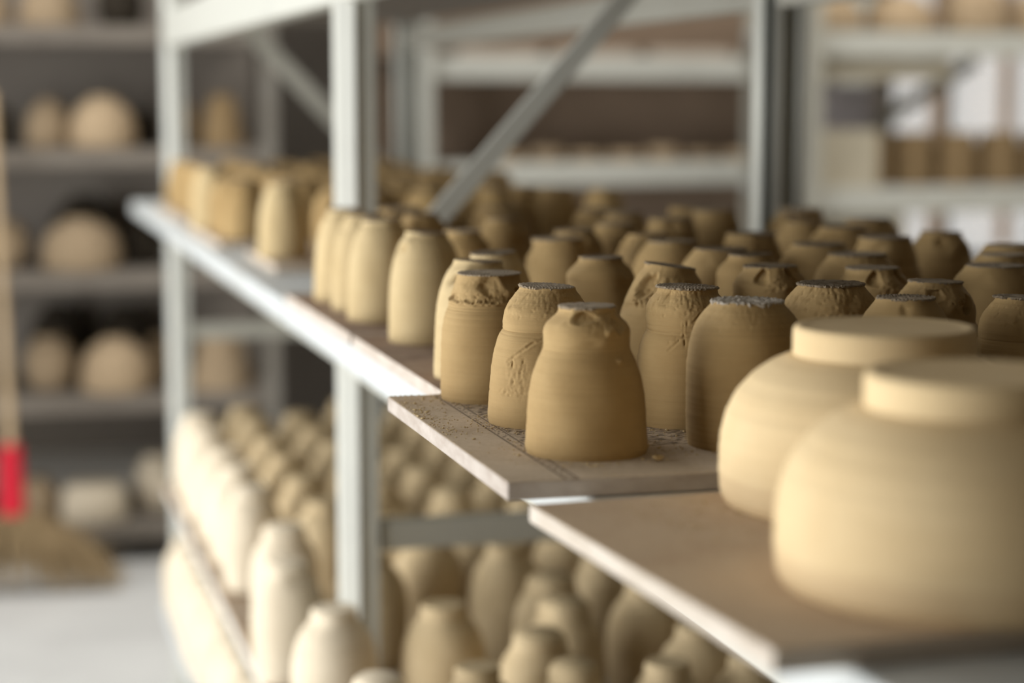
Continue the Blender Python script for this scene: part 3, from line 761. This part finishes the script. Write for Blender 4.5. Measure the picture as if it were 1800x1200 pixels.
for kind, pts, r, h, x, y, lv, mt, lab in P:
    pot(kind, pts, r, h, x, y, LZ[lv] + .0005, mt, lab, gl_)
for k in range(9):
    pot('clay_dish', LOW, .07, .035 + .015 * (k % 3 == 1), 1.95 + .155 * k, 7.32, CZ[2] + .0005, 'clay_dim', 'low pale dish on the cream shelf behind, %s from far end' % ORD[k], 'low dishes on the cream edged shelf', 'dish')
for k in range(4):
    boxo('ware_board', (1.74 + .38 * k, 2.06 + .38 * k, 7.25, 7.62, CZ[3] + .0005, CZ[3] + .0305), M['wood'], bev=.002)
    tag(bpy.data.objects[-1] if False else [o for o in bpy.data.objects if o.name.startswith('ware_board') and not o.get('label')][0],
        'tan ware board lying on the upper cream shelf behind the brace, %s along' % ORD[k], 'board', 'ware boards on the upper cream shelf')
for k in range(9):
    pot('clay_jar', LOW, .080, .185, 2.98 + .168 * k, 6.36, RZ[1] + .0005, 'clay_brown', 'brown clay jar before the window, %s from the back post' % ORD[k], 'brown jars in a row before the window', 'jar')
for k, (x, r, h) in enumerate(((2.83, .115, .13), (3.09, .12, .13), (3.38, .12, .17), (3.64, .11, .16))):
    pot('clay_bowl', DOME, r, h, x, 6.36, RZ[2] + .0005, 'clay_dim', 'tan bowl on the pale top rail shelf, %s from the back post' % ORD[k], 'tan bowls on the pale top shelf', 'bowl')
for k, x in enumerate((4.30, 4.66)):
    boxo('curtain_strip', (x, x + .07, 8.50, 8.505, .80, 2.25), M['peach'], bev=0)
    tag([o for o in bpy.data.objects if o.name.startswith('curtain_strip') and not o.get('label')][0], 'narrow peach cloth strip hanging before the window, %s from the wall' % ORD[k], 'cloth strip', 'peach cloth strips at the window')

# ------------------------------------------------------------------ broom leaning on the dim rack
br = tag(empty('broom', (.14, 6.15, 0)), 'straw broom with red binding standing at the aisle end against the dim rack', 'broom')
bm = bmesh.new(); a = Vector((-.062, .0, .40)); b = Vector((-.085, .22, 1.52))
def tube(bm, a, b, r0, r1, n=14):
    d = (b - a).normalized(); u = d.orthogonal().normalized(); v = d.cross(u)
    c0_ = [bm.verts.new(a + (u * math.cos(t) + v * math.sin(t)) * r0) for t in [6.2832 * i / n for i in range(n)]]
    c1_ = [bm.verts.new(b + (u * math.cos(t) + v * math.sin(t)) * r1) for t in [6.2832 * i / n for i in range(n)]]
    for i in range(n): bm.faces.new((c0_[i], c0_[(i + 1) % n], c1_[(i + 1) % n], c1_[i]))
    bm.faces.new(c0_[::-1]); bm.faces.new(c1_)
tube(bm, a, b, .017, .014); from_bm('handle', bm, M['cane'], br, smooth=True)
bm = bmesh.new(); tube(bm, Vector((-.062, -.004, .245)), Vector((-.063, .0, .455)), .040, .032, 24); from_bm('binding', bm, M['red'], br, smooth=True)
bm = bmesh.new(); rb = random.Random(3)
for k in range(420):
    s0 = Vector((-.062 + rb.uniform(-.03, .03), -.004 + rb.uniform(-.025, .025), .26))
    t = rb.random() ** .75 * (1 if rb.random() < .72 else -.75)
    e = Vector((-.05 + .32 * t + rb.uniform(-.03, .03), -.03 + rb.uniform(-.07, .07), .012 + .03 * abs(rb.gauss(0, 1))))
    mid = s0.lerp(e, .55) + Vector((.03 * t, 0, .025)); w_ = rb.uniform(.0022, .0038)
    tube(bm, s0, mid, w_, w_, 4); tube(bm, mid, e, w_, w_ * .5, 4)
from_bm('bristles', bm, M['straw'], br)

# ------------------------------------------------------------------ light: overcast day through the wide doorway and the window, plus added roof lights
wd = bpy.data.worlds.new('overcast_sky'); bpy.context.scene.world = wd; wd.use_nodes = True
wd.node_tree.nodes['Background'].inputs[0].default_value = (1.0, .985, .96, 1); wd.node_tree.nodes['Background'].inputs[1].default_value = .62
def area(name, loc, rot, sx, sy, power, col):
    l = bpy.data.lights.new(name, 'AREA'); l.shape = 'RECTANGLE'; l.size = sx; l.size_y = sy; l.energy = power; l.color = col
    o = bpy.data.objects.new(name, l); C.objects.link(o); o.location = loc; o.rotation_euler = rot; return o
area('doorway_daylight', (X0 - .02, (DY0 + DY1) / 2, 1.18), (0, R(-90), 0), 2.2, DY1 - DY0 - .1, 232, (.93, .965, 1.0))
area('added_roof_light', ((SX0 + SX1) / 2, (SY0 + SY1) / 2, ZC + .05), (0, 0, 0), SX1 - SX0, SY1 - SY0, 60, (.97, .985, 1.0))  # added lamp in the roof, brightens the floor and aisle end
area('added_roof_light', ((TX0 + TX1) / 2, (SY0 + SY1) / 2, ZC + .05), (0, 0, 0), TX1 - TX0, SY1 - SY0, 60, (1.0, .985, .95))  # second added roof lamp, brightens the rack before the window
area('window_daylight', ((WX0 + WX1) / 2, Y1 - .03 + .25, (WZ0 + WZ1) / 2), (R(-90), 0, 0), W - .1, H - .1, 25, (.95, .98, 1.0))

# ------------------------------------------------------------------ camera
cam = bpy.data.cameras.new('camera'); co = bpy.data.objects.new('camera', cam); C.objects.link(co)
cam.sensor_width = 36; cam.lens = 70; cam.clip_start = .05
pit, yaw = math.atan(427 / 3500), R(15.05)
co.location = (0, 0, EYE); co.rotation_euler = (math.pi / 2 - pit, 0, -yaw)
cam.dof.use_dof = True; cam.dof.focus_distance = 1.47; cam.dof.aperture_fstop = 2.8; cam.dof.aperture_blades = 9
sn = bpy.context.scene; sn.camera = co
sn.view_settings.view_transform = 'Standard'; sn.view_settings.look = 'None'; sn.view_settings.gamma = 1; sn.view_settings.use_curve_mapping = False
sn.view_settings.exposure = .07
